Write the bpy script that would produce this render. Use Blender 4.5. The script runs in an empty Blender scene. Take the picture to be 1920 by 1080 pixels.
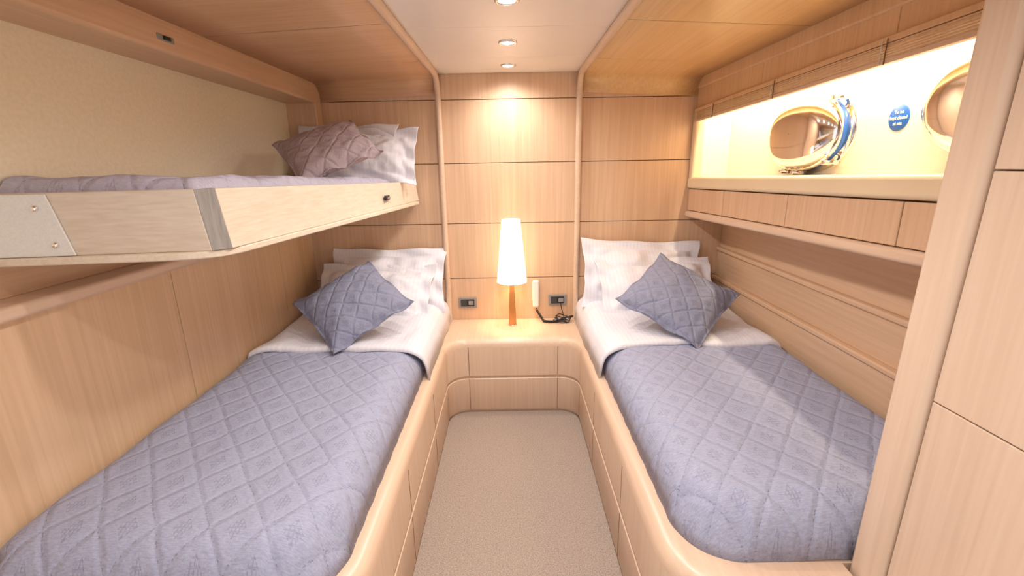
import bpy, bmesh, math, random
from mathutils import Vector, Matrix, noise
random.seed(3)
H=1.52
scene=bpy.context.scene
scene.view_settings.view_transform='Standard'
scene.view_settings.look='None'

# ------------------------------------------------------------ materials
def new_mat(name):
    m=bpy.data.materials.new(name); m.use_nodes=True
    nt=m.node_tree; b=nt.nodes['Principled BSDF']
    return m,nt,b
def plain(name,col,rough=.5,metal=0,bump=0,bscale=200,em=None,ems=0,coat=0,var=.04,dist=.003):
    m,nt,b=new_mat(name)
    b.inputs['Roughness'].default_value=rough; b.inputs['Metallic'].default_value=metal
    b.inputs['Coat Weight'].default_value=coat
    tc=nt.nodes.new('ShaderNodeTexCoord')
    n=nt.nodes.new('ShaderNodeTexNoise'); n.inputs['Scale'].default_value=bscale
    nt.links.new(tc.outputs['Object'],n.inputs['Vector'])
    r=nt.nodes.new('ShaderNodeValToRGB')
    c=Vector(col)
    r.color_ramp.elements[0].position=.3; r.color_ramp.elements[1].position=.7
    r.color_ramp.elements[0].color=(*(c*(1-var)),1); r.color_ramp.elements[1].color=(*[min(1,v*(1+var)) for v in c],1)
    nt.links.new(n.outputs['Fac'],r.inputs['Fac']); nt.links.new(r.outputs['Color'],b.inputs['Base Color'])
    if bump:
        bp=nt.nodes.new('ShaderNodeBump'); bp.inputs['Strength'].default_value=bump; bp.inputs['Distance'].default_value=dist
        nt.links.new(n.outputs['Fac'],bp.inputs['Height']); nt.links.new(bp.outputs['Normal'],b.inputs['Normal'])
    if em:
        b.inputs['Emission Color'].default_value=(*em,1); b.inputs['Emission Strength'].default_value=ems
    return m
def wood(name,c1,c2,axis='z',rough=.38,fine=1.0):
    m,nt,b=new_mat(name)
    tc=nt.nodes.new('ShaderNodeTexCoord'); mp=nt.nodes.new('ShaderNodeMapping')
    s={'x':(1.2,45,45),'y':(45,1.2,45),'z':(45,45,1.2)}[axis]
    mp.inputs['Scale'].default_value=s
    nt.links.new(tc.outputs['Object'],mp.inputs['Vector'])
    n=nt.nodes.new('ShaderNodeTexNoise'); n.inputs['Scale'].default_value=1.6*fine; n.inputs['Detail'].default_value=5; n.inputs['Distortion'].default_value=.4
    nt.links.new(mp.outputs['Vector'],n.inputs['Vector'])
    mp2=nt.nodes.new('ShaderNodeMapping'); s2={'x':(.6,7,7),'y':(7,.6,7),'z':(7,7,.6)}[axis]
    mp2.inputs['Scale'].default_value=s2; nt.links.new(tc.outputs['Object'],mp2.inputs['Vector'])
    n2=nt.nodes.new('ShaderNodeTexNoise'); n2.inputs['Scale'].default_value=1.0; n2.inputs['Detail'].default_value=3
    nt.links.new(mp2.outputs['Vector'],n2.inputs['Vector'])
    mx=nt.nodes.new('ShaderNodeMath'); mx.operation='MULTIPLY_ADD'; mx.inputs[1].default_value=.6
    ad=nt.nodes.new('ShaderNodeMath'); ad.operation='MULTIPLY'; ad.inputs[1].default_value=.4
    nt.links.new(n2.outputs['Fac'],ad.inputs[0]); nt.links.new(n.outputs['Fac'],mx.inputs[0]); nt.links.new(ad.outputs[0],mx.inputs[2])
    r=nt.nodes.new('ShaderNodeValToRGB')
    r.color_ramp.elements[0].position=.36; r.color_ramp.elements[1].position=.64
    r.color_ramp.elements[0].color=(*c1,1); r.color_ramp.elements[1].color=(*c2,1)
    nt.links.new(mx.outputs[0],r.inputs['Fac']); nt.links.new(r.outputs['Color'],b.inputs['Base Color'])
    b.inputs['Roughness'].default_value=rough
    bp=nt.nodes.new('ShaderNodeBump'); bp.inputs['Strength'].default_value=.05; bp.inputs['Distance'].default_value=.002
    nt.links.new(n.outputs['Fac'],bp.inputs['Height']); nt.links.new(bp.outputs['Normal'],b.inputs['Normal'])
    return m
def quilt(name,c1,c2,p=.16,ky=.62,bs=.55,rot=0.0):
    m,nt,b=new_mat(name); N=nt.nodes; L=nt.links
    def math_(op,a,bb=None,cc=None):
        n=N.new('ShaderNodeMath'); n.operation=op
        for i,v in enumerate((a,bb,cc)):
            if v is None: continue
            if isinstance(v,(int,float)): n.inputs[i].default_value=v
            else: L.new(v,n.inputs[i])
        return n.outputs[0]
    tc=N.new('ShaderNodeTexCoord'); sp=N.new('ShaderNodeSeparateXYZ'); 
    wn=N.new('ShaderNodeTexNoise'); wn.inputs['Scale'].default_value=6
    L.new(tc.outputs['Object'],wn.inputs['Vector']); L.new(tc.outputs['Object'],sp.inputs[0])
    wob=math_('MULTIPLY',wn.outputs['Fac'],.022)
    x=math_('ADD',sp.outputs['X'],wob); y=math_('MULTIPLY',sp.outputs['Y'],ky)
    u=math_('DIVIDE',math_('ADD',x,y),p); v=math_('DIVIDE',math_('SUBTRACT',x,y),p)
    tu=math_('PINGPONG',u,.5); tv=math_('PINGPONG',v,.5)
    mn=math_('SMOOTH_MIN',tu,tv,.06)
    def mr(val,a,bb,c,d,smooth=True):
        n=N.new('ShaderNodeMapRange'); n.interpolation_type='SMOOTHSTEP' if smooth else 'LINEAR'
        for i,q in enumerate((val,a,bb,c,d)):
            if isinstance(q,(int,float)): n.inputs[i].default_value=q
            else: L.new(q,n.inputs[i])
        return n.outputs[0]
    puff=mr(mn,0,.13,0,1)
    line=mr(mn,.0,.03,1,0)
    gu=math_('PINGPONG',math_('MULTIPLY',math_('ADD',u,v),7),.5); gv=math_('PINGPONG',math_('MULTIPLY',math_('SUBTRACT',u,v),7),.5)
    dot=mr(math_('MINIMUM',gu,gv),.06,.25,1,0)
    inner=mr(math_('MINIMUM',tu,tv),.31,.34,0,1)
    mot=math_('MULTIPLY',inner,dot)
    vor=N.new('ShaderNodeTexVoronoi'); vor.inputs['Scale'].default_value=90
    L.new(tc.outputs['Object'],vor.inputs['Vector'])
    st=mr(vor.outputs['Distance'],.2,.5,1,0)
    fn=N.new('ShaderNodeTexNoise'); fn.inputs['Scale'].default_value=70; fn.inputs['Detail'].default_value=7; fn.inputs['Roughness'].default_value=.75
    mpp=N.new('ShaderNodeMapping'); mpp.inputs['Scale'].default_value=(1,5,1)
    L.new(tc.outputs['Object'],mpp.inputs['Vector']); L.new(mpp.outputs['Vector'],fn.inputs['Vector'])
    wr=N.new('ShaderNodeTexNoise'); wr.inputs['Scale'].default_value=32; wr.inputs['Detail'].default_value=3
    L.new(tc.outputs['Object'],wr.inputs['Vector'])
    h=math_('ADD',puff,math_('MULTIPLY',mot,-.28))
    h=math_('ADD',h,math_('MULTIPLY',inner,-.10))
    h=math_('ADD',h,math_('MULTIPLY',wr.outputs['Fac'],1.4))
    h=math_('ADD',h,math_('MULTIPLY',math_('MULTIPLY',line,st),-.8))
    r=N.new('ShaderNodeValToRGB'); r.color_ramp.elements[0].position=.3; r.color_ramp.elements[1].position=.7
    r.color_ramp.elements[0].color=(*c1,1); r.color_ramp.elements[1].color=(*c2,1)
    f=math_('ADD',fn.outputs['Fac'],math_('MULTIPLY',mot,-.09)); f=math_('ADD',f,math_('MULTIPLY',line,-.08))
    L.new(f,r.inputs['Fac']); L.new(r.outputs['Color'],b.inputs['Base Color'])
    b.inputs['Roughness'].default_value=.85; b.inputs['Specular IOR Level'].default_value=.2
    bp=N.new('ShaderNodeBump'); bp.inputs['Strength'].default_value=bs; bp.inputs['Distance'].default_value=.006
    L.new(h,bp.inputs['Height']); L.new(bp.outputs['Normal'],b.inputs['Normal'])
    return m
def linen(name,col):
    m,nt,b=new_mat(name); N=nt.nodes; L=nt.links
    tc=N.new('ShaderNodeTexCoord'); w=N.new('ShaderNodeTexWave'); w.inputs['Scale'].default_value=14; w.inputs['Distortion'].default_value=.3
    L.new(tc.outputs['Object'],w.inputs['Vector'])
    r=N.new('ShaderNodeValToRGB'); c=Vector(col)
    r.color_ramp.elements[0].color=(*(c*.95),1); r.color_ramp.elements[1].color=(*c,1)
    L.new(w.outputs['Fac'],r.inputs['Fac']); L.new(r.outputs['Color'],b.inputs['Base Color'])
    n=N.new('ShaderNodeTexNoise'); n.inputs['Scale'].default_value=9; n.inputs['Detail'].default_value=4; n.inputs['Distortion'].default_value=1.2
    L.new(tc.outputs['Object'],n.inputs['Vector'])
    bp=N.new('ShaderNodeBump'); bp.inputs['Strength'].default_value=.5; bp.inputs['Distance'].default_value=.014
    L.new(n.outputs['Fac'],bp.inputs['Height']); L.new(bp.outputs['Normal'],b.inputs['Normal'])
    b.inputs['Roughness'].default_value=.7
    return m

WA=(.63,.40,.245); WB=(.74,.50,.325)
wood_z=wood('wood_panel_vertical',WA,WB,'z')
wood_zl=wood('wood_panel_wall',(.67,.445,.26),(.78,.54,.345),'z')
wood_y=wood('wood_panel_length',(.64,.41,.25),(.74,.50,.325),'y')
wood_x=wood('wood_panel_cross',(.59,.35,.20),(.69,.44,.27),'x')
wood_pink=wood('wood_base',(.68,.495,.36),(.76,.575,.43),'z',.35)
wood_pinky=wood('wood_rail',(.69,.485,.345),(.76,.56,.41),'y',.32)
wood_pale_x=wood('wood_pale_cross',(.66,.54,.42),(.77,.67,.56),'x',.45,1.6)
wood_pale_y=wood('wood_pale_length',(.70,.57,.43),(.80,.69,.56),'y',.45,1.6)
wood_grey=wood('wood_endgrain',(.22,.20,.18),(.38,.34,.30),'z',.5,2)
wood_dark=plain('wood_gap',(.22,.11,.05),.6)
wood_spill=wood('wood_ceiling_warm_spill',(.69,.43,.19),(.80,.53,.26),'y',.33)  # right ceiling wood, warm spill from the recess light painted into its colour
wood_soft=wood('wood_valance',(.64,.41,.23),(.74,.51,.31),'z',.35)
cream=plain('cream_vinyl',(.90,.80,.60),.5,bump=.03,bscale=80)
ceil_m=plain('ceiling_lacquer',(.88,.81,.74),.25,bscale=5,var=.01)
hullm=plain('hull_lining',(.92,.86,.71),.45,bump=.08,bscale=30,var=.01)
trimcream=plain('trim_lacquer',(.84,.68,.46),.3,bscale=6,var=.02)
carpet=plain('carpet',(.44,.355,.30),.97,bump=1.0,bscale=190,var=.28,dist=.006)
white=plain('white_plastic',(.8,.78,.74),.35)
black=plain('black_plastic',(.015,.015,.018),.3)
greyp=plain('grey_plastic',(.30,.28,.26),.35)
chrome=plain('polished_steel',(.92,.90,.87),.09,1,bscale=3)
copper=plain('copper_glaze',(.62,.28,.09),.25,.4)
blue=plain('blue_gasket',(.02,.14,.60),.4)
duvet_m=quilt('quilt_blue_grey',(.285,.30,.415),(.45,.47,.605),p=.14,ky=.8)
duvet_up=quilt('quilt_lavender',(.45,.43,.53),(.61,.58,.68),p=.14,ky=.8)
cush_m=quilt('cushion_quilt',(.215,.225,.315),(.335,.35,.46),p=.11,ky=1,bs=.6)
cush_l=quilt('cushion_quilt_mauve',(.40,.315,.335),(.53,.43,.45),p=.11,ky=1,bs=.6)
sheet_m=linen('white_linen',(.81,.79,.84))
shade_m=plain('lamp_shade_fabric',(.95,.85,.65),.8,em=(1,.84,.58),ems=2.4,var=.01)
lens_m=plain('downlight_lens',(1,1,1),.3,em=(1,.97,.92),ems=25)

# ------------------------------------------------------------ helpers
def obj(name,verts,faces,mat,smooth=False,parent=None,bevel=0,seg=2):
    me=bpy.data.meshes.new(name); me.from_pydata([tuple(v) for v in verts],[],faces)
    bm=bmesh.new(); bm.from_mesh(me); bmesh.ops.recalc_face_normals(bm,faces=bm.faces); bm.to_mesh(me); bm.free()
    me.materials.append(mat)
    if smooth:
        for p in me.polygons: p.use_smooth=True
    o=bpy.data.objects.new(name,me); scene.collection.objects.link(o)
    if bevel:
        md=o.modifiers.new('bevel','BEVEL'); md.width=bevel; md.segments=seg; md.limit_method='ANGLE'
        for p in me.polygons: p.use_smooth=True
        md.harden_normals=True
    if parent: o.parent=parent
    return o
def hexa(name,b,t,mat,parent=None,bevel=.002,seg=2):
    return obj(name,list(b)+list(t),[(0,1,2,3),(4,5,6,7),(0,1,5,4),(1,2,6,5),(2,3,7,6),(3,0,4,7)],mat,parent=parent,bevel=bevel,seg=seg)
def box(name,x0,x1,y0,y1,z0,z1,mat,parent=None,bevel=.002,seg=2):
    b=[(x0,y0,z0),(x1,y0,z0),(x1,y1,z0),(x0,y1,z0)]; t=[(x,y,z1) for x,y,_ in b]
    return hexa(name,b,t,mat,parent,bevel,seg)
def empty(name):
    o=bpy.data.objects.new(name,None); scene.collection.objects.link(o); return o
def tube(name,pts,r,mat,parent=None,cyc=False,res=6):
    cu=bpy.data.curves.new(name,'CURVE'); cu.dimensions='3D'; cu.bevel_depth=r; cu.bevel_resolution=res; cu.use_fill_caps=True
    s=cu.splines.new('POLY'); s.points.add(len(pts)-1)
    for p,q in zip(s.points,pts): p.co=(*q,1)
    s.use_cyclic_u=cyc; s.use_smooth=True
    cu.materials.append(mat)
    o=bpy.data.objects.new(name,cu); scene.collection.objects.link(o)
    if parent: o.parent=parent
    return o
def lathe(name,prof,c,mat,parent=None,n=48,axis='z',close=False,sy=1):
    vs=[];fs=[]
    for (r,h) in prof:
        for i in range(n):
            a=2*math.pi*i/n; vs.append((r*math.cos(a),r*math.sin(a)*sy,h))
    for j in range(len(prof)-1):
        for i in range(n):
            fs.append((j*n+i,j*n+(i+1)%n,(j+1)*n+(i+1)%n,(j+1)*n+i))
    if axis=='-x': vs=[(-h,x,y) for x,y,h in vs]
    if axis=='-y': vs=[(x,-h,y) for x,y,h in vs]
    vs=[(x+c[0],y+c[1],z+c[2]) for x,y,z in vs]
    o=obj(name,vs,fs,mat,True,parent); return o

# ------------------------------------------------------------ room shell
CZ=.54
YN=-.6
box('floor',-1.45,1.45,YN,3.1,-.04,0,carpet,bevel=0)
wb=box('wall_back',-1.45,1.45,3.012,3.1,0,H+.62,wood_dark,bevel=0)
rows=[.56,.393,.016,-.366,-.735,-1.10,-1.51]
for ci,(x0,x1) in enumerate([(-1.40,-.43),(-.43,.43),(.43,1.40)]):
    for i in range(len(rows)-1):
        box('panel_%d_%d'%(ci,i),x0+.002,x1-.002,2.995,3.013,H+rows[i+1]+.002,H+rows[i]-.002,wood_z,wb,.002)
cl=box('ceiling',-1.45,1.45,YN,3.1,H+.60,H+.66,ceil_m,bevel=0)
ys=[2.992,2.59,2.05,1.50,.95,.40,-.15,YN]
for i in range(len(ys)-1):
    box('ceiling_panel_%d'%i,-.435,.435,ys[i+1]+.001,ys[i]-.001,H+CZ,H+CZ+.02,ceil_m,cl,.001)
def zc(x): 
    t=(abs(x)-.43)/(1.16-.43); return .522-.035*t
R=.10
def prof(s):
    L=R*math.pi/2
    if s<L:
        a=s/R; return 2.99-R*(1-math.cos(a)), -R*(1-math.sin(a))
    return 2.99-R-(s-L),0.0
smax=2.99-R-YN+R*math.pi/2
seamsY=[2.55,1.91,1.27,.63,0.0]
ss=[0]+[ (2.99-R-y)+R*math.pi/2 for y in seamsY]+[smax]
for sd,nm in ((-1,'left'),(1,'right')):
    for k in range(len(ss)-1):
        a,b=ss[k]+.0015,ss[k+1]-.0015
        n=24 if k==0 else 3
        vs=[];fs=[];nx=4
        for th in (0,.012):
            for j in range(n+1):
                s=a+(b-a)*j/n; y,dz=prof(s)
                for i in range(nx+1):
                    x=.435+(1.165-.435)*i/nx
                    vs.append((sd*x,min(y+th*(1 if s<.1 else 0),3.0),H+zc(x)+dz+th))
        o=(n+1)*(nx+1)
        for j in range(n):
            for i in range(nx):
                q=j*(nx+1)+i
                fs.append((q,q+1,q+nx+2,q+nx+1)); fs.append((o+q,o+q+1,o+q+nx+2,o+q+nx+1))
        for j in range(n):
            for i in (0,nx):
                q=j*(nx+1)+i; fs.append((q,q+nx+1,o+q+nx+1,o+q))
        obj('ceiling_side_%s_%d'%(nm,k),vs,fs,wood_x if sd<0 else wood_spill,True,cl)
    pts=[(sd*.432,YN,H+.527),(sd*.432,2.87,H+.527)]
    for j in range(1,13):
        a=j/12*math.pi/2; pts.append((sd*.432,2.87+.11*math.sin(a),H+.527-.11*(1-math.cos(a))))
    pts.append((sd*.432,2.98,.485))
    tube('trim_%d'%(1 if sd<0 else 2),pts,.018,wood_pinky)

# left wall
wl=box('wall_left',-1.50,-1.42,YN,3.1,0,H+.62,wood_dark,bevel=0)
ysl=[2.993,2.55,1.715,.885,.055,YN]
for i in range(len(ysl)-1):
    box('lower_panel_%d'%i,-1.40,-1.315,ysl[i+1]+.0015,ysl[i]-.0015,.0,H-.345,wood_zl,wl,.002)
box('rail',-1.42,-1.275,YN,2.993,H-.365,H-.325,wood_pinky,wl,.012,4)
box('recess_panel',-1.42,-1.37,YN,2.993,H-.325,H-.22,wood_y,wl)
box('upper_panel',-1.42,-1.325,YN,2.93,H-.22,H+.46,cream,wl)
hexa('beam',[(-1.42,YN,H+.405),(-1.15,YN,H+.405),(-1.15,2.993,H+.375),(-1.42,2.993,H+.375)],
     [(-1.42,YN,H+.52),(-1.15,YN,H+.52),(-1.15,2.993,H+.52),(-1.42,2.993,H+.52)],wood_y,wl,.012,4)
box('post',-1.42,-1.15,2.90,2.993,H-.22,H+.38,wood_z,wl,.006)
box('beam_latch_plate',-1.1525,-1.147,1.66,1.74,H+.42,H+.44,greyp,wl,.003)
box('beam_latch',-1.151,-1.140,1.685,1.715,H+.424,H+.436,black,wl,.002)

# right wall  (rises slightly towards the camera)
def rz(y): return .05*(3.0-y)/1.8
wr=box('wall_right',1.42,1.50,YN,3.1,0,H+.62,wood_dark,bevel=0)
Y0,Y1=.965,2.993
def rhex(name,x0,x1,z0,z1,mat,parent=wr,bevel=.002,seg=2,y0=Y0,y1=Y1,f0=rz,f1=rz):
    return hexa(name,[(x0,y0,H+z0+f0(y0)),(x1,y0,H+z0+f0(y0)),(x1,y1,H+z0+f0(y1)),(x0,y1,H+z0+f0(y1))],
      [(x0,y0,H+z1+f1(y0)),(x1,y0,H+z1+f1(y0)),(x1,y1,H+z1+f1(y1)),(x0,y1,H+z1+f1(y1))],mat,parent,bevel,seg)
zero=lambda y:0
rhex('hull_lining',1.365,1.42,-.20,.56,hullm,f1=zero)
rhex('valance_cap',1.15,1.20,.43,.53,wood_soft,f1=zero,f0=zero,bevel=.01,seg=3)
vy=[2.993,2.25,1.50,Y0]
for i in range(3):
    rhex('valance_panel_%d'%i,1.158,1.185,.285,.45,wood_soft,y0=vy[i+1]+.001,y1=vy[i]-.001,f1=zero)
box('recess_top',1.185,1.365,Y0,Y1,H+.50,H+.52,hullm,wr)
box('recess_end',1.138,1.20,2.93,2.993,H-.11,H+.30,trimcream,wr,.02,4)
box('recess_end_lining',1.195,1.365,2.94,2.993,H-.11,H+.50,hullm,wr,.004)
rhex('sill',1.135,1.42,-.163,-.09,trimcream,bevel=.018,seg=5)
dy=[2.993,2.495,1.915,1.345,Y0]
for i in range(4):
    rhex('drawer_front_%d'%i,1.15,1.18,-.30,-.168,wood_z,y0=dy[i+1]+.002,y1=dy[i]-.002,bevel=.003)
rhex('drawer_box',1.178,1.42,-.31,-.16,wood_dark,bevel=0)
rhex('drawer_rail',1.135,1.42,-.345,-.303,wood_pinky,bevel=.015,seg=4)
rhex('lower_board_1',1.392,1.42,-.545,-.33,wood_y,f0=zero)
rhex('lower_ledge_1',1.366,1.42,-.570,-.545,wood_y,f0=zero,f1=zero,bevel=.008,seg=3)
rhex('lower_board_2',1.378,1.42,-.735,-.570,wood_y,f0=zero,f1=zero,bevel=.002)
rhex('lower_ledge_2',1.348,1.42,-.760,-.735,wood_y,f0=zero,f1=zero,bevel=.008,seg=3)
rhex('lower_board_3',1.358,1.42,-1.52,-.760,wood_y,f0=zero,f1=zero,bevel=.002)

# wooden blind (raised)
bl=empty('wooden_blind')
for i in range(6):
    rhex('slat_%d'%i,1.138,1.156,.250+.0072*i,.2548+.0072*i,wood_soft,bl,.0008,1,y0=Y0+.01,y1=Y1-.02)
rhex('bottom_bar',1.136,1.157,.234,.248,wood_pinky,bl,.002,2,y0=Y0+.01,y1=Y1-.02)
rhex('head_rail',1.138,1.157,.293,.312,wood_soft,bl,.002,2,y0=Y0+.01,y1=Y1-.02)
for k,y in enumerate((2.7,2.1,1.5,1.15)):
    z=H+rz(y)
    tube('ladder_cord_%d'%k,[(1.135,y,z+.305),(1.134,y,z+.232)],.0018,wood_dark,bl)
    tube('lift_cord_%d'%k,[(1.135,y+.02,z+.305),(1.134,y+.02,z+.235)],.0013,white,bl)

# portholes
def porthole(nm,yc,zc_,a,b_):
    g=empty(nm); XW=1.365
    def ring(d,sc): 
        out=[];n=72
        for i in range(n):
            t=2*math.pi*i/n; c,s=math.cos(t),math.sin(t)
            e=2/2.15
            out.append((XW-d*.8,yc+a*sc*math.copysign(abs(c)**e,c),zc_+b_*sc*math.copysign(abs(s)**e,s)))
        return out
    def loft(name,prof,mat):
        vs=[];fs=[];n=72
        for d,sc in prof: vs+=ring(d,sc)
        for j in range(len(prof)-1):
            for i in range(n): fs.append((j*n+i,j*n+(i+1)%n,(j+1)*n+(i+1)%n,(j+1)*n+i))
        return obj(name,vs,fs,mat,True,g)
    loft('flange',[(0,1.08),(.006,1.08),(.010,1.05),(.012,.97),(.028,.95),(.030,.93)],chrome)
    loft('gasket',[(.028,.93),(.028,.992),(.050,.997),(.051,.93)],blue)
    loft('rim',[(.049,.93),(.049,.99),(.053,1.01),(.062,1.01),(.067,.98),(.069,.95)],chrome)
    loft('dome',[(.069,.955),(.075,.945),(.092,.90),(.108,.81),(.119,.68),(.125,.52),(.128,.35),(.129,.18),(.1292,.01)],chrome)
    for (ty,tz,k) in ((-.80,.78,1),(-.80,-.78,2),(.35,-1.02,3),(.0,-1.06,4)):
        y=yc+a*ty; z=zc_+b_*tz
        box('dog_block_%d'%k,XW-.07,XW-.004,y-.010,y+.010,z-.010,z+.010,chrome,g,.004,3)
        tube('dog_bolt_%d'%k,[(XW-.05,y-.035,z),(XW-.05,y+.035,z)],.005,chrome,g)
        tube('dog_knob_%d'%k,[(XW-.05,y-.05,z),(XW-.05,y-.032,z)],.009,chrome,g)
    return g
porthole('porthole_window',2.16,H+.115,.26,.162)
porthole('porthole_window',1.29,H+.160,.25,.162)
# sign
sg=empty('safety_sign')
yc,zs=1.685,H+.137
lathe('disc',[(.0001,.003),(.043,.003),(.044,.002),(.044,0)],(1.3645,yc,zs),blue,sg,axis='-x')
for i,t in enumerate(("To be","kept closed","at sea")):
    cu=bpy.data.curves.new('text_%d'%i,'FONT'); cu.body=t; cu.size=.0162; cu.align_x='CENTER'; cu.align_y='CENTER'; cu.extrude=.0004
    cu.offset=.0004
    cu.materials.append(white); o=bpy.data.objects.new('text_%d'%i,cu); scene.collection.objects.link(o)
    o.matrix_world=Matrix(((0,0,-1,1.3608),(-1,0,0,yc),(0,1,0,zs+.019-.019*i),(0,0,0,1))); o.parent=sg

# closet right foreground (face leans out slightly with the hull)
cb=box('closet',.925,1.42,YN,.955,0,H+.60,wood_dark,bevel=0)
def cx(z): return .872+.030*z/2.1
zr=[0,H-.98,H-.50,H-.024,H+.45,H+.60]
for i in range(5):
    za,zb=zr[i]+.0015,zr[i+1]-.0015; xa,xb=cx(za)+.004,cx(zb)+.004
    hexa('panel_%d'%i,[(xa,YN,za),(.93,YN,za),(.93,.868,za),(xa,.868,za)],[(xb,YN,zb),(.93,YN,zb),(.93,.868,zb),(xb,.868,zb)],wood_pink,cb,.002)
x0,x1=cx(0)-.010,cx(H+.6)-.010
hexa('post',[(x0,.872,0),(.94,.872,0),(.94,.960,0),(x0,.960,0)],[(x1,.872,H+.6),(.94,.872,H+.6),(.94,.960,H+.6),(x1,.960,H+.6)],wood_pink,cb,.014,5)

# ------------------------------------------------------------ berth bases & nightstand
PROF=[(0,.02),(.03,.0),(.232,0),(.236,.004),(.236,.014),(.250,.014),(.250,.004),(.254,0),(.440,0),(.462,.004),(.478,.013),(.488,.028),(.492,.05)]
def base(name,front,back,mat,seams,n0=None,n1=None,strip=None):
    n=len(front); nor=[]
    for i in range(n):
        if i==0: t=Vector(front[1])-Vector(front[0])
        elif i==n-1: t=Vector(front[-1])-Vector(front[-2])
        else: t=(Vector(front[i+1])-Vector(front[i])).normalized()+(Vector(front[i])-Vector(front[i-1])).normalized()
        t.normalize(); nor.append(Vector((-t.y,t.x)))
    c=Vector((sum(p[0] for p in back)/len(back),sum(p[1] for p in back)/len(back)))
    mid=n//2
    sgn=1 if (c-Vector(front[mid])).dot(nor[mid])>0 else -1
    if n0: nor[0]=Vector(n0)*sgn
    if n1: nor[-1]=Vector(n1)*sgn
    vs=[];fs=[];rail=[]
    if strip is None:
        m=n+len(back)
        for z,ins in PROF:
            for p,q in zip(front,nor): vs.append((p[0]+sgn*q.x*ins,p[1]+sgn*q.y*ins,z))
            for p in back: vs.append((p[0],p[1],z))
        for j in range(len(PROF)-1):
            for i in range(m): fs.append((j*m+i,j*m+(i+1)%m,(j+1)*m+(i+1)%m,(j+1)*m+i)); rail.append(j>=8)
        fs.append(tuple((len(PROF)-1)*m+i for i in range(m))); rail.append(True)
    else:
        m=n
        for z,ins in PROF:
            for p,q in zip(front,nor): vs.append((p[0]+sgn*q.x*ins,p[1]+sgn*q.y*ins,z))
        for j in range(len(PROF)-1):
            for i in range(m-1): fs.append((j*m+i,j*m+i+1,(j+1)*m+i+1,(j+1)*m+i)); rail.append(j>=8)
        b0=len(vs); L=(len(PROF)-1)*m
        for i in range(m): vs.append((vs[L+i][0],strip,.492))
        for i in range(m-1): fs.append((L+i,L+i+1,b0+i+1,b0+i)); rail.append(True)
    me=bpy.data.meshes.new(name); me.from_pydata(vs,[],fs)
    me.materials.append(mat); me.materials.append(wood_pinky)
    for p,rl in zip(me.polygons,rail): p.material_index=1 if rl else 0; p.use_smooth=len(p.vertices)==4
    bm=bmesh.new(); bm.from_mesh(me); bmesh.ops.recalc_face_normals(bm,faces=bm.faces); bm.to_mesh(me); bm.free()
    o=bpy.data.objects.new(name,me); scene.collection.objects.link(o)
    md=o.modifiers.new('es','EDGE_SPLIT'); md.split_angle=math.radians(40)
    for k,(x0,x1,y0,y1,z0,z1) in enumerate(seams):
        box('seam_%d'%k,x0,x1,y0,y1,z0,z1,wood_dark,o,0)
    return o
def arc(cx,cy,r,a0,a1,n=14): return [(cx+r*math.cos(math.radians(a0+(a1-a0)*i/n)),cy+r*math.sin(math.radians(a0+(a1-a0)*i/n))) for i in range(n+1)]
fn=arc(-.275,2.48,.12,180,90)+arc(.275,2.48,.12,90,0)
ns=base('nightstand',fn,[(.395,2.99),(-.395,2.99)],wood_pink,[],n0=(-1,0),n1=(1,0),strip=2.992)
for x in (-.275,.275):
    box('seam',x-.0015,x+.0015,2.5985,2.603,.02,.232,wood_dark,ns,0)
    box('seam',x-.0015,x+.0015,2.5985,2.603,.256,.445,wood_dark,ns,0)
lf=[(-.3955,2.48)]+[(-.3955,2.4-.15*i) for i in range(0,8)]+arc(-.3955-.22,1.03,.22,0,-90)+[(-1.2,.81)]
se=[]
for y in (2.02,1.45):
    for (z0,z1) in ((.03,.232),(.256,.44)): se.append((-.397,-.3945,y-.0015,y+.0015,z0,z1))
lb=base('bed_base',lf,[(-1.31,.81),(-1.31,2.99),(-.4455,2.99),(-.4455,2.48)],wood_pink,se)
rf=[(.3955,2.48)]+[(.3955,2.4-.15*i) for i in range(0,8)]+arc(.3955+.2,1.07,.2,180,270)+[(.75,.87)]
se=[(-b,-a,c,d,e,f) for a,b,c,d,e,f in se]
rb=base('bed_base',rf,[(.858,.87),(.858,.966),(1.34,.966),(1.34,2.99),(.4455,2.99),(.4455,2.48)],wood_pink,se)

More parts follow.
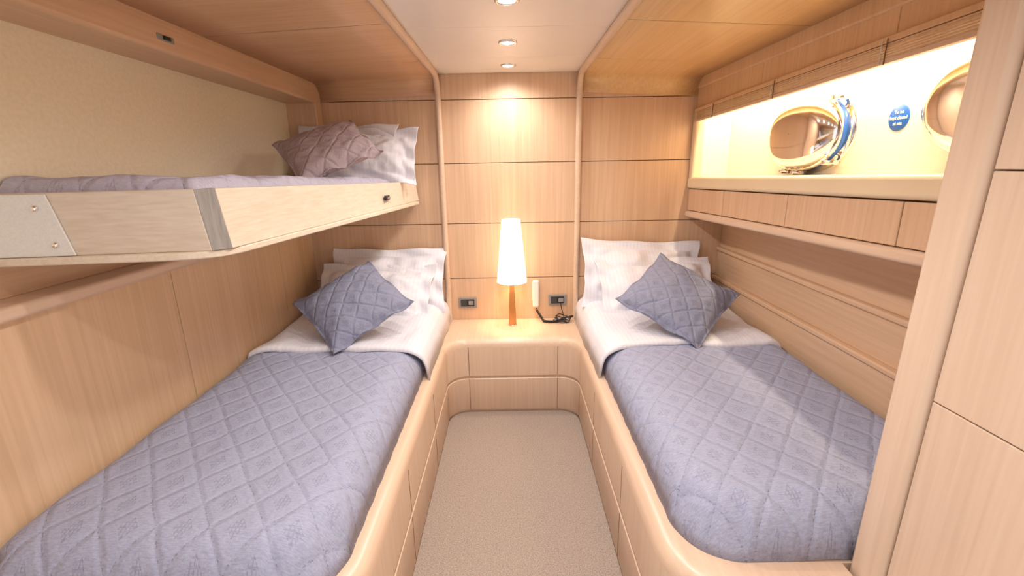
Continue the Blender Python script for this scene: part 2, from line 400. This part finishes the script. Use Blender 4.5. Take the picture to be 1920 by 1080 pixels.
# ------------------------------------------------------------ bedding
def bedding(name,sd,xi,xo,y0,y1,top,mat,parent,foot,lift=0,fold=False,step=.012,rad=.14,base_z=.492,wav=.006,outer=0):
    nx=int((xo-xi)/step); ny=int((y1-y0)/step); vs=[];fs=[]
    for j in range(ny+1):
        for i in range(nx+1):
            u=i/nx; v=j/ny
            y=y0+(y1-y0)*v; x=xi+(xo-xi)*u
            rc=.16
            if foot:
                if x-xi<rc and y-y0<rc: 
                    dx=(rc-(x-xi))/rc; dyy=(rc-(y-y0))/rc
                    m=max(dx,dyy); l=math.hypot(dx,dyy)
                    if l>0: k=m/l; x=xi+rc-rc*dx*k; y=y0+rc-rc*dyy*k
                elif outer and xo-x<outer and y-y0<outer:
                    ro=outer
                    dx=(ro-(xo-x))/ro; dyy=(ro-(y-y0))/ro
                    m=max(dx,dyy); l=math.hypot(dx,dyy)
                    if l>0: k=m/l; x=xo-ro+ro*dx*k; y=y0+ro-ro*dyy*k
            di=x-xi; do=xo-x
            if foot:
                df=y-y0
                if di<.16 and df<.16: d1=max(0,.16-math.hypot(.16-di,.16-df)); di=d1; df=d1
                elif outer and do<outer and df<outer: df=max(0,outer-math.hypot(outer-do,outer-df))
            else: df=1
            def f(d,R,p=2.3):
                t=min(max(d/R,0),1); return (1-(1-t)**p)**(1/p)
            hgt=(top-base_z)*f(di,rad)*(.62+.38*f(do,.10))
            if foot: hgt*=f(df,.13)
            z=base_z+hgt
            nz=noise.noise(Vector((x*4*1.0+sd*7,y*4,1.3)))*wav*2+noise.noise(Vector((x*13+sd*3,y*9,4.3)))*wav*.6
            z+=nz*f(di,.06)+lift*min(1,di/.03+.3)
            if foot:
                x+=.0012*math.sin(y*60)*(1-min(1,di/.05))
            if fold:
                e=min(1,(y-y0)/.02); z=z-lift*(1-math.sqrt(max(0,1-(1-e)**2)))
                y+=.012*math.sin(x*9+sd)*(1-v)+.006*math.sin(x*23)*(1-v)
                x=x-(.012*noise.noise(Vector((0,y*7,sd)))+.006)*(1-u)
            vs.append((sd*x,y,z))
    for j in range(ny):
        for i in range(nx):
            q=j*(nx+1)+i; fs.append((q,q+1,q+nx+2,q+nx+1))
    o=obj(name,vs,fs,mat,True,parent)
    md=o.modifiers.new('s','SOLIDIFY'); md.thickness=.010; md.offset=-1 
    return o
def up(o):
    me=o.data
    if sum(p.normal.z for p in me.polygons)<0: me.flip_normals()
def bed(sd,xi,xo,yf,outer):
    g=empty('bed')
    m=box('mattress',min(sd*(xi+.10),sd*(xo-.06)),max(sd*(xi+.10),sd*(xo-.06)),yf+.17,2.96,.4925,.565,sheet_m,g,.03,4)
    d=bedding('quilt',sd,xi,xo,yf,2.20,.645,duvet_m,g,True,outer=outer); up(d)
    s=bedding('folded_sheet',sd,xi-.03,xo-.005,2.08,2.975,.645,sheet_m,g,False,lift=.022,fold=True,rad=.13,wav=.011); up(s)
    return g
bed(-1,.455,1.314,.865,.07)
bed(1,.455,1.340,.972,0)

def pillow(name,c,ux,uy,w,h,T,mat,flange=.06,pinch=.07,seed=0,wr=.012,N=56,parent=None):
    ux=Vector(ux).normalized(); uy=Vector(uy); uy=(uy-ux*uy.dot(ux)).normalized(); uz=ux.cross(uy)
    vs=[];fs=[]
    def P(s,t,side):
        x=w/2*s*(1-pinch*(1-t*t)); y=h/2*t*(1-pinch*(1-s*s))
        a=min(abs(s)/(1-flange*2/w*1.0),1); b=min(abs(t)/(1-flange*2/h),1)
        th=((1-a**2.4)*(1-b**2.4))
        th=T/2*max(th,0)**.55
        n1=noise.noise(Vector((s*2.3+seed,t*2.3,side*3.0+seed)))*wr*2
        n2=noise.noise(Vector((s*6+seed,t*5,side*5.0)))*wr*.8
        k=min(1,th/(T*.2)) if T else 0
        edge=(1-k)*.012*math.sin(7*s+9*t+seed*2)
        z=side*(th+.0025)+(n1+n2)*k*(1 if side>0 else .4)+edge
        return (x,y,z)
    for side in (1,-1):
        for j in range(N+1):
            for i in range(N+1):
                s=-1+2*i/N; t=-1+2*j/N
                s=math.sin(s*math.pi/2)*.5+s*.5; t=math.sin(t*math.pi/2)*.5+t*.5
                vs.append(P(s,t,side))
    M=(N+1)**2
    for j in range(N):
        for i in range(N):
            q=j*(N+1)+i
            fs.append((q,q+1,q+N+2,q+N+1)); fs.append((M+q,M+q+N+1,M+q+N+2,M+q+1))
    for i in range(N):
        for q0,q1 in ((i,i+1),(N*(N+1)+i,N*(N+1)+i+1),(i*(N+1),(i+1)*(N+1)),(i*(N+1)+N,(i+1)*(N+1)+N)):
            fs.append((q0,q1,M+q1,M+q0))
    o=obj(name,vs,fs,mat,True)
    o.matrix_world=Matrix(((ux.x,uy.x,uz.x,c[0]),(ux.y,uy.y,uz.y,c[1]),(ux.z,uy.z,uz.z,c[2]),(0,0,0,1)))
    if parent: o.parent=parent
    return o
pillow('pillow',(-.80,2.86,H-.70),(1,0,-.01),(0,.20,.34),.76,.44,.15,sheet_m,seed=1,wr=.016)
pillow('pillow',(-.85,2.70,H-.745),(1,-.03,-.02),(0,.34,.30),.74,.44,.16,sheet_m,seed=2,wr=.016)
def cushion(name,top,bot,lft,rgt,T,mat,seed):
    top,bot,lft,rgt=map(Vector,(top,bot,lft,rgt)); c=(top+bot+lft+rgt)/4
    a=(rgt-lft); b=(top-bot)
    ax=(a.normalized()-b.normalized()).normalized(); ay=(a.normalized()+b.normalized()).normalized()
    s=(a.length+b.length)/2/math.sqrt(2)
    return pillow(name,c,ax,ay,s,s,T,mat,flange=.012,pinch=.06,seed=seed,wr=.007)
cushion('throw_cushion',(-.845,2.59,H-.50),(-.855,2.05,H-.84),(-1.19,2.35,H-.72),(-.50,2.29,H-.72),.17,cush_m,5)
pillow('pillow',(.84,2.86,H-.69),(1,0,-.04),(0,.18,.36),.79,.46,.15,sheet_m,seed=3,wr=.016)
pillow('pillow',(.90,2.71,H-.74),(1,.03,.0),(0,.32,.32),.75,.44,.16,sheet_m,seed=4,wr=.016)
cushion('throw_cushion',(.865,2.59,H-.51),(.91,2.06,H-.84),(.51,2.31,H-.71),(1.24,2.33,H-.72),.17,cush_m,6)

# ------------------------------------------------------------ upper bunk
bk=empty('pullman_bunk')
def poly_ex(name,pts,z0,z1,mat,parent,bevel=.004):
    n=len(pts); vs=[(x,y,z0) for x,y in pts]+[(x,y,z1) for x,y in pts]
    fs=[tuple(range(n)),tuple(range(n,2*n))]+[(i,(i+1)%n,n+(i+1)%n,n+i) for i in range(n)]
    return obj(name,vs,fs,mat,parent=parent,bevel=bevel,seg=3)
poly_ex('base_board',[(-1.32,1.125),(-.90,1.17),(-.83,1.19),(-.785,1.225),(-.762,1.28),(-.572,2.90),(-1.32,2.89)],H-.228,H-.208,wood_pale_y,bk,.005)
hexa('foot_board',[(-1.32,1.145,H-.208),(-.80,1.205,H-.208),(-.80,1.235,H-.208),(-1.32,1.175,H-.208)],
     [(-1.32,1.145,H-.048),(-.82,1.205,H-.046),(-.82,1.235,H-.046),(-1.32,1.175,H-.048)],wood_pale_x,bk,.003)
hexa('corner_post',[(-.80,1.205,H-.208),(-.765,1.24,H-.208),(-.79,1.27,H-.208),(-.80,1.27,H-.208)],
     [(-.82,1.205,H-.046),(-.785,1.24,H-.046),(-.81,1.27,H-.046),(-.82,1.27,H-.046)],wood_grey,bk,.002)
hexa('side_board',[(-.766,1.241,H-.208),(-.585,2.96,H-.208),(-.615,2.96,H-.208),(-.80,1.271,H-.208)],
     [(-.786,1.241,H-.046),(-.60,2.96,H-.092),(-.63,2.96,H-.092),(-.82,1.271,H-.046)],wood_pale_y,bk,.003)
hexa('bracket_plate',[(-1.325,1.139,H-.207),(-1.125,1.162,H-.207),(-1.125,1.167,H-.207),(-1.325,1.144,H-.207)],
     [(-1.325,1.139,H-.050),(-1.16,1.158,H-.050),(-1.16,1.163,H-.050),(-1.325,1.144,H-.050)],white,bk,.002)
for (x,z) in ((-1.19,H-.085),(-1.165,H-.178)):
    yy=1.139+(x+1.325)*.115
    lathe('screw',[(.0001,.006),(.005,.006),(.008,.003),(.0085,0)],(x,yy,z),chrome,bk,24,'-y')
lx=-.646
box('side_latch',lx,lx+.012,2.37,2.44,H-.165,H-.140,black,bk,.003)
box('side_latch_bolt',lx+.01,lx+.02,2.39,2.42,H-.157,H-.148,chrome,bk,.002)
vs=[];fs=[];nx,ny=60,130
for j in range(ny+1):
    v=j/ny
    for i in range(nx+1):
        u=i/nx
        xr=-.835+(-.650+.835)*v+.010
        x=-1.318+(xr+1.318)*u
        ys0=1.182+(x+1.32)*.118
        y=ys0+(2.89-ys0)*v
        e=min((1-u)*(xr+1.318)/.07,(y-ys0)/.06,1); e=max(e,0)
        k=(1-(1-e)**2.2)**(1/2.2)
        t=-.010-.055*v
        z=(-.20)+(t+.20)*k+(noise.noise(Vector((x*6,y*6,2)))*.012+noise.noise(Vector((x*18,y*14,5)))*.005)*k
        vs.append((x,y,H+z))
for j in range(ny):
    for i in range(nx):
        q=j*(nx+1)+i; fs.append((q,q+1,q+nx+2,q+nx+1))
q=obj('quilt',vs,fs,duvet_up,True,bk); up(q)
pillow('pillow',(-.96,2.80,H+.085),(1,-.02,.0),(0,.14,.30),.60,.37,.09,sheet_m,seed=7)
pillow('pillow',(-.80,2.77,H+.070),(1,.06,-.03),(0,.18,.30),.52,.38,.10,sheet_m,seed=9)
cushion('throw_cushion',(-.835,2.55,H+.26),(-.95,2.12,H-.025),(-1.21,2.35,H+.080),(-.57,2.29,H+.055),.13,cush_l,8)

# ------------------------------------------------------------ table lamp
tl=empty('table_lamp'); LX,LY=.0,2.86
TZ=.492
lathe('foot',[(.0001,0),(.030,0),(.030,.006),(.026,.009)],(LX,LY,TZ+.001),chrome,tl)
for nm,z0,z1,mt in (('stem_lower',.009,.05,copper),('stem_wood',.05,.21,copper),('stem_neck',.21,.30,copper)):
    w0=.026-.012*(z0/.3); w1=.026-.012*(z1/.3)
    lathe(nm,[(w0,z0),(w1,z1)],(LX,LY,TZ),mt,tl)
s=lathe('shade',[(.097,.30),(.058,.70)],(LX,LY,TZ),shade_m,tl)
sm=s.modifiers.new('s','SOLIDIFY'); sm.thickness=.002
tube('shade_ring',[(LX+.058*math.cos(a/24*math.tau),LY+.058*math.sin(a/24*math.tau),TZ+.70) for a in range(24)],.0015,white,tl,True)
tube('spider',[(LX-.07,LY,TZ+.40),(LX+.07,LY,TZ+.40)],.002,chrome,tl)
tube('harp',[(LX,LY,TZ+.29),(LX,LY,TZ+.42)],.005,chrome,tl)
def light(name,typ,loc,e,col,**k):
    l=bpy.data.lights.new(name,typ); l.energy=e; l.color=col
    for a,b in k.items(): setattr(l,a,b)
    o=bpy.data.objects.new(name,l); scene.collection.objects.link(o); o.location=loc; return o
b1=light('bulb','POINT',(LX,LY,TZ+.52),7,(1,.76,.48),shadow_soft_size=.03); b1.parent=tl

# sockets
swm=plain('switch_plastic',(.05,.05,.05),.25)
def sock(x,z):
    g=empty('wall_socket')
    box('plate',x-.062,x+.062,2.984,2.994,z-.037,z+.037,greyp,g,.004,3)
    box('insert',x-.046,x+.046,2.980,2.9845,z-.024,z+.024,black,g,.002)
    box('switch',x-.044,x-.004,2.976,2.981,z-.020,z+.020,swm,g,.003)
    box('outlet_lens',x+.006,x+.04,2.978,2.981,z-.014,z+.014,greyp,g,.003)
sock(-.305,H-.905); sock(.31,H-.895)
ph=empty('wall_telephone')
box('cradle',.135,.185,2.972,2.994,H-.90,H-.76,white,ph,.01,4)
box('handset',.138,.182,2.945,2.971,H-.935,H-.745,white,ph,.016,5)
pts=[]
for i in range(260):
    t=i/259; a=t*34*math.tau/1.0
    bx=.16+.20*t; by=2.93-.05*math.sin(t*3.1); bz=H-.94-.075*min(1,t*4)
    pts.append((bx+.006*math.cos(a),by+.0*a,bz+.007*math.sin(a)))
tube('cord_coil',[(p[0],p[1],max(p[2],TZ+.006)) for p in pts],.0028,black,ph)
for k in range(4):
    tube('cord_loop_%d'%k,[(.33+.055*math.cos(a/20*math.tau)+.008*k,2.90+.03*math.sin(a/20*math.tau)+.005*k,TZ+.006+.006*k+.012*(1+math.sin(a/20*math.tau*2+k))) for a in range(20)],.0028,black,ph,True)
tube('cord_to_socket',[(.33,2.97,H-.91),(.335,2.955,H-.95),(.35,2.94,H-1.0),(.36,2.92,TZ+.01)],.0028,black,ph)

# ------------------------------------------------------------ downlights
for i,y in enumerate((2.78,2.29,1.74,1.2,.6,.0)):
    g=empty('ceiling_downlight')
    lathe('bezel',[(.030,.0),(.030,-.004),(.036,-.007),(.043,-.004),(.044,.0)],(0,y,H+CZ-.0005),chrome,g,40)
    lathe('lens',[(.0001,-.0035),(.029,-.0035)],(0,y,H+CZ),lens_m,g,32)
    l=light('lamp','SPOT',(0,y,H+CZ-.012),(25 if i==0 else 30 if i<3 else 36),(1,.965,.94),spot_size=math.radians(165),spot_blend=.9,shadow_soft_size=.04)
    l.parent=g
# recess strip light
st=empty('recess_strip_light')
box('housing',1.19,1.21,1.0,2.88,H+.47,H+.485,white,st)
a=light('strip','AREA',(1.215,1.95,H+.455),15,(1,.82,.55),shape='RECTANGLE',size=.03,size_y=1.85)
a.rotation_euler=(0,math.radians(-25),0); a.parent=st

# world: added white fill light, entering the end left open behind the camera
w=bpy.data.worlds.new('world'); scene.world=w; w.use_nodes=True
w.node_tree.nodes['Background'].inputs[0].default_value=(1,.98,.99,1)
w.node_tree.nodes['Background'].inputs[1].default_value=1.05

cam=bpy.data.cameras.new('camera'); cam.lens=16; cam.sensor_width=36; cam.clip_start=.02
co=bpy.data.objects.new('camera',cam); scene.collection.objects.link(co)
co.matrix_world=Matrix.Translation((0,0,H))@Matrix.Rotation(math.radians(90-15.1),4,'X')@Matrix.Rotation(math.radians(-1.0),4,'Z')
scene.camera=co
